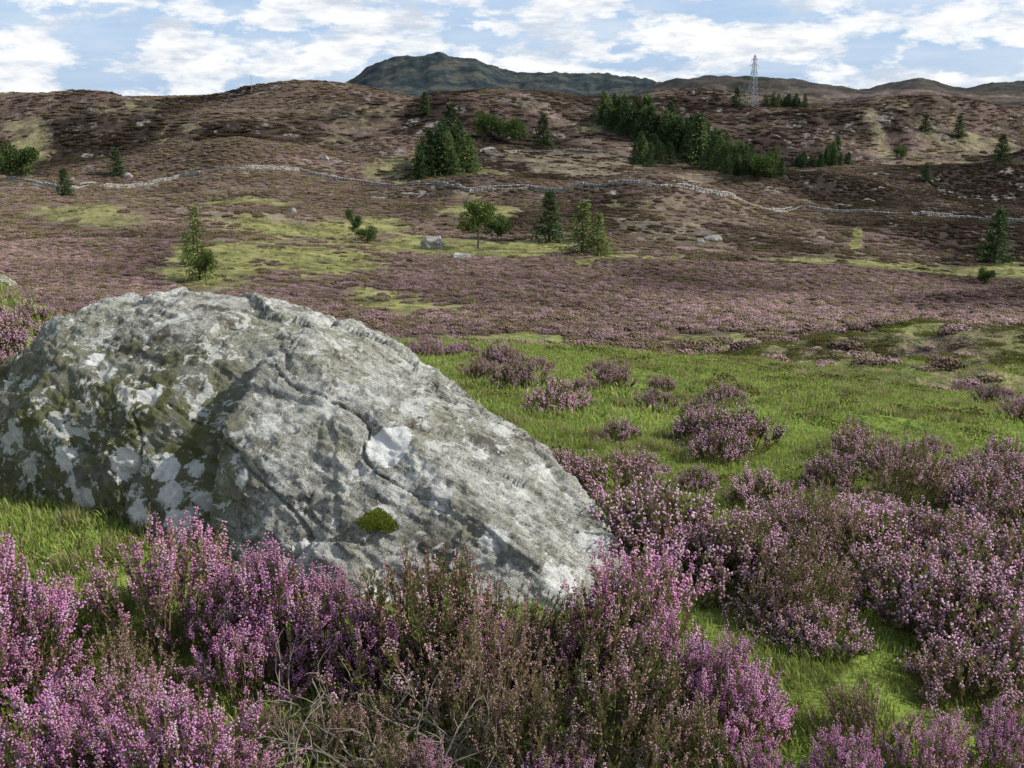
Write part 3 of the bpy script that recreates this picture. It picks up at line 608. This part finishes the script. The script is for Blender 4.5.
W=np.array(W);scatter('conifer_woodland',W[:,:3],np.stack([np.zeros(len(W)),np.zeros(len(W)),rng.uniform(0,6.28,len(W))],1),np.stack([W[:,3]*1.25,W[:,3]*1.25,W[:,3]],1),C_wood,4)

# ------------------------------------------------------------------ walls
def simple_mat(name,col,var=.25,sc=3,rough=.85):
    t=NT(name);pos=t.n('ShaderNodeNewGeometry').outputs['Position'];nn=t.noise(pos,sc,4,.6)
    c=t.ramp(nn,[(.3,tuple(np.array(col)*(1-var*1.5))),(.7,tuple(np.minimum(np.array(col)*(1+var),1)))]);t.principled(c,rough,t.bump(nn,.3,.05));return t.m
M_stone=simple_mat('dry_stone',(.29,.28,.255),.4,1.2)
BX=(np.array([[x,y,z] for x in(-.5,.5) for y in(-.5,.5) for z in(-.5,.5)],float),np.array([[0,1,3],[0,3,2],[4,6,7],[4,7,5],[0,4,5],[0,5,1],[2,3,7],[2,7,6],[0,2,6],[0,6,4],[1,5,7],[1,7,3]]))
def wall(name,uv,hgt=1.25,thick=.6):
    P0=[ground(u,v) for u,v in uv];pts=[]
    for a,b in zip(P0[:-1],P0[1:]):
        L=(b-a).length;n=max(2,int(L/.7))
        for i in range(n):
            t=i/n;pts.append((a.x+(b.x-a.x)*t,a.y+(b.y-a.y)*t,math.atan2(b.y-a.y,b.x-a.x)))
    pts=np.array(pts);x,y=pts[:,0],pts[:,1];A=Acc();z=H(x,y)
    for lay in range(3):
        n=len(x);r=rng.uniform;jit=r(-.15,.15,n);hh=hgt/3
        px=x+np.cos(pts[:,2])*jit+r(-.07,.07,n);py=y+np.sin(pts[:,2])*jit+r(-.07,.07,n);pz=z-.15+hh*(lay+.5)+(r(-.06,.1,n) if lay==2 else 0)
        kp=(fbm2(x/9,y/9,5,2)>.40) if lay==2 else ((fbm2(x/12,y/12,8,2)>.34) if lay==1 else np.ones(n,bool))
        c,s=np.cos(pts[:,2]+r(-.15,.15,n)),np.sin(pts[:,2]);v=BX[0][None]*np.stack([r(.65,.95,n),np.full(n,thick*(1-.15*lay)),r(.9,1.25,n)*hh],1)[:,None,:]
        v=v+rng.normal(0,.03,v.shape);vx=v[...,0]*c[:,None]-v[...,1]*s[:,None]+px[:,None];vy=v[...,0]*s[:,None]+v[...,1]*c[:,None]+py[:,None];vz=v[...,2]+pz[:,None]
        v=np.stack([vx,vy,vz],-1)[kp];f=BX[1][None]+(np.arange(len(v))*8)[:,None,None];A.add(v.reshape(-1,3),f.reshape(-1,3),(.3,.3,.3))
    addobj(name,A.mesh(name),M_stone)
wall('dry_stone_wall',[(-40,178),(0,181),(60,190),(130,188),(180,178),(240,170),(300,172),(340,181),(400,188),(470,192),(530,189),(600,187),(660,188),(720,196),(800,207),(880,213),(960,218),(1060,224)],1.4,.8)
wall('dry_stone_wall',[(480,152),(520,152),(580,150),(620,154)],1.0)

# outcrops
def outcrop(name,u,v,w,h,seed,dz=.3,mat=None):
    g0=ground(u,v);r=np.random.default_rng(seed);bm=bmesh.new();bmesh.ops.create_icosphere(bm,subdivisions=4,radius=1)
    W_=w/1000*g0.y/2;Hh=h/1000*g0.y
    c=np.array([q.co for q in bm.verts]);nn=n3(c*1.3+seed,seed)*.6+n3(c*3+seed,seed+1)*.3+.5
    c=np.sign(c)*np.abs(c)**.8*nn[:,None]
    for q,k in zip(bm.verts,c): q.co=Vector((k[0]*W_,k[1]*W_*.7,k[2]*Hh*.8))
    m=bpy.data.meshes.new(name);bm.to_mesh(m);bm.free();o=addobj(name,m,mat or M_stone);o.location=g0+Vector((0,0,Hh*dz*.3));o.rotation_euler=(0,0,r.uniform(-.4,.4))
outcrop('rock_outcrop',2,287,26,12,3,mat=me.materials[0])
outcrop('rock_outcrop',431,249,20,12,15,.8);outcrop('rock_outcrop',461,259,20,7,5);outcrop('rock_outcrop',712,240,18,6,6);outcrop('rock_outcrop',700,243,8,5,7);outcrop('rock_outcrop',128,178,10,5,8);outcrop('rock_outcrop',845,386,12,5,9);outcrop('rock_outcrop',612,195,8,5,10);outcrop('rock_outcrop',325,160,8,4,11);outcrop('rock_outcrop',292,212,8,4,12)

# fence
M_wood=simple_mat('weathered_wood',(.22,.19,.15),.3,5);M_steel=simple_mat('galvanised_steel',(.30,.32,.34),.1,1,.5)
A=Acc();P0=[ground(u,v) for u,v in ((640,262),(700,266),(780,276),(870,290),(940,297))];prev=None
for a,b in zip(P0[:-1],P0[1:]):
    n=max(2,int((b-a).length/6))
    for i in range(n):
        t=i/n;x=a.x+(b.x-a.x)*t;y=a.y+(b.y-a.y)*t;z=G(x,y);tube(A,[(x,y,z-.3),(x,y,z+.6),(x+.03,y,z+1.25)],.07,.06,(.2,.2,.2),5)
        if prev:
            for hh in (.4,.8,1.15): tube(A,[(prev[0],prev[1],prev[2]+hh),(x,y,z+hh)],.008,.008,(.2,.2,.2),3)
        prev=(x,y,z)
addobj('post_and_wire_fence',A.mesh('fence'),M_wood)

# pylon
def beam(A,a,b,w): tube(A,[a,b],w,w,(.3,.3,.3),4)
def pylon(u,vb,vt):
    g0=ground(u,vb);h=(vb-vt)/1000*g0.y/.93;A=Acc();w=.2;B=h*.09
    def hw(f): return B*(1-f)**1.1*.9+h*.012 if f<.6 else B*(.4**1.1)*.9*(1-(f-.6)/.4)+h*.012
    fs=[0,.13,.25,.36,.46,.55,.63,.71,.79,.87,.94,1]
    for i in range(len(fs)-1):
        a,b=hw(fs[i]),hw(fs[i+1]);z0,z1=fs[i]*h,fs[i+1]*h
        for k in range(4):
            c=[(-1,-1),(1,-1),(1,1),(-1,1)];p,q=c[k],c[(k+1)%4]
            beam(A,(p[0]*a,p[1]*a,z0),(p[0]*b,p[1]*b,z1),w);beam(A,(p[0]*a,p[1]*a,z0),(q[0]*b,q[1]*b,z1),w*.6);beam(A,(q[0]*a,q[1]*a,z0),(p[0]*b,p[1]*b,z1),w*.6);beam(A,(p[0]*b,p[1]*b,z1),(q[0]*b,q[1]*b,z1),w*.5)
    for f,l in ((.66,.10),(.79,.12),(.91,.09)):
        z=f*h;L=l*h
        for sgn in (-1,1):
            for yy in (-1,1): beam(A,(0,yy*hw(f),z),(sgn*L,0,z+.01*h),w*.7);beam(A,(0,yy*hw(f),z+.045*h),(sgn*L,0,z+.01*h),w*.6)
            beam(A,(sgn*L,0,z+.01*h),(sgn*L,0,z-.045*h),w*.6)
    o=addobj('electricity_pylon',A.mesh('pylon'),M_steel);o.location=g0;o.rotation_euler=(0,0,.6)
pylon(752,107,63)
g0=ground(252,93.5);A=Acc();tube(A,[(0,0,-1),(0,0,12)],.16,.1,(.3,.3,.3),5)
for zz in (9,10.5,11.5): beam(A,(-.7,0,zz),(.7,0,zz),.08)
o=addobj('radio_mast',A.mesh('mast'),M_steel);o.location=g0

# ------------------------------------------------------------------ light, sky
AZ=math.radians(96);EL=math.radians(39)
sd=Vector((math.sin(AZ)*math.cos(EL),math.cos(AZ)*math.cos(EL),math.sin(EL)))
ld=bpy.data.lights.new('sun','SUN');ld.energy=5.0;ld.angle=math.radians(.55);ld.color=(1,.95,.86);lo=bpy.data.objects.new('sun',ld);scene.collection.objects.link(lo);lo.rotation_euler=(-sd).to_track_quat('-Z','Y').to_euler()
w=bpy.data.worlds.new('World');scene.world=w;w.use_nodes=True;t=w.node_tree;N=t.nodes;N.clear();out=N.new('ShaderNodeOutputWorld');bg=N.new('ShaderNodeBackground');sk=N.new('ShaderNodeTexSky')
sk.sky_type='NISHITA';sk.sun_disc=False;sk.sun_elevation=EL;sk.sun_rotation=AZ;sk.air_density=1;sk.dust_density=.6
tc=N.new('ShaderNodeTexCoord')
def wn(sc,scale,det,ro,off=(0,0,0)):
    mp=N.new('ShaderNodeMapping');mp.inputs['Scale'].default_value=scale;mp.inputs['Location'].default_value=off;t.links.new(tc.outputs['Generated'],mp.inputs[0]);x=N.new('ShaderNodeTexNoise');x.inputs['Scale'].default_value=sc;x.inputs['Detail'].default_value=det;x.inputs['Roughness'].default_value=ro;t.links.new(mp.outputs[0],x.inputs['Vector']);return x.outputs['Fac']
def wr(f,st):
    x=N.new('ShaderNodeValToRGB');e=x.color_ramp.elements
    while len(e)<len(st): e.new(.5)
    for i,(p,c) in enumerate(st): e[i].position=p;e[i].color=(*c,1) if hasattr(c,'__len__') else (c,c,c,1)
    t.links.new(f,x.inputs[0]);return x.outputs[0]
def wm(f,a,b,bt='MIX'):
    x=N.new('ShaderNodeMix');x.data_type='RGBA';x.blend_type=bt
    for i,v in ((0,f),(6,a),(7,b)):
        if isinstance(v,(int,float)): x.inputs[i].default_value=v
        elif isinstance(v,tuple): x.inputs[i].default_value=(*v,1)
        else: t.links.new(v,x.inputs[i])
    return x.outputs[2]
# clouds and pale blue kept low; unseen sky overhead thinned to cut ambient light
sz=N.new('ShaderNodeSeparateXYZ');t.links.new(tc.outputs['Generated'],sz.inputs[0])
low=wr(sz.outputs[2],[(.18,1),(.50,.4)])
def wmul(a,b):
    x=N.new('ShaderNodeMath');x.operation='MULTIPLY';t.links.new(a,x.inputs[0])
    if isinstance(b,float): x.inputs[1].default_value=b
    else: t.links.new(b,x.inputs[1])
    return x.outputs[0]
m1=wmul(wr(wn(1,(11,11,30),10,.62,(1.3,0,.4)),[(.45,0),(.51,.85),(.60,1)]),low)
m2=wmul(wr(wn(1,(4,4,26),5,.6,(7,3,2)),[(.42,0),(.68,.65)]),low)
sh=wr(wn(1,(16,16,60),8,.65,(4,2,1)),[(.38,(6.4,7.0,8.0)),(.48,(8.8,9.1,9.5)),(.56,(10.4,10.4,10.3))])
skc=wm(wmul(low,.75),sk.outputs[0],(4.6,6.5,9.5))
c=wm(m2,skc,(8.2,8.8,9.6));c=wm(m1,c,sh);t.links.new(c,bg.inputs[0]);bg.inputs[1].default_value=.1;t.links.new(bg.outputs[0],out.inputs[0])

cam=bpy.data.cameras.new('camera');cam.sensor_width=36;cam.lens=36*F/1024;cam.clip_start=.05;cam.clip_end=20000
co_=bpy.data.objects.new('camera',cam);scene.collection.objects.link(co_);co_.location=(0,0,CZ);co_.rotation_euler=(math.pi/2-PT,0,0);scene.camera=co_
scene.view_settings.view_transform='Standard';scene.view_settings.look='None';scene.view_settings.exposure=0
print('tris boulder',len(me.polygons))
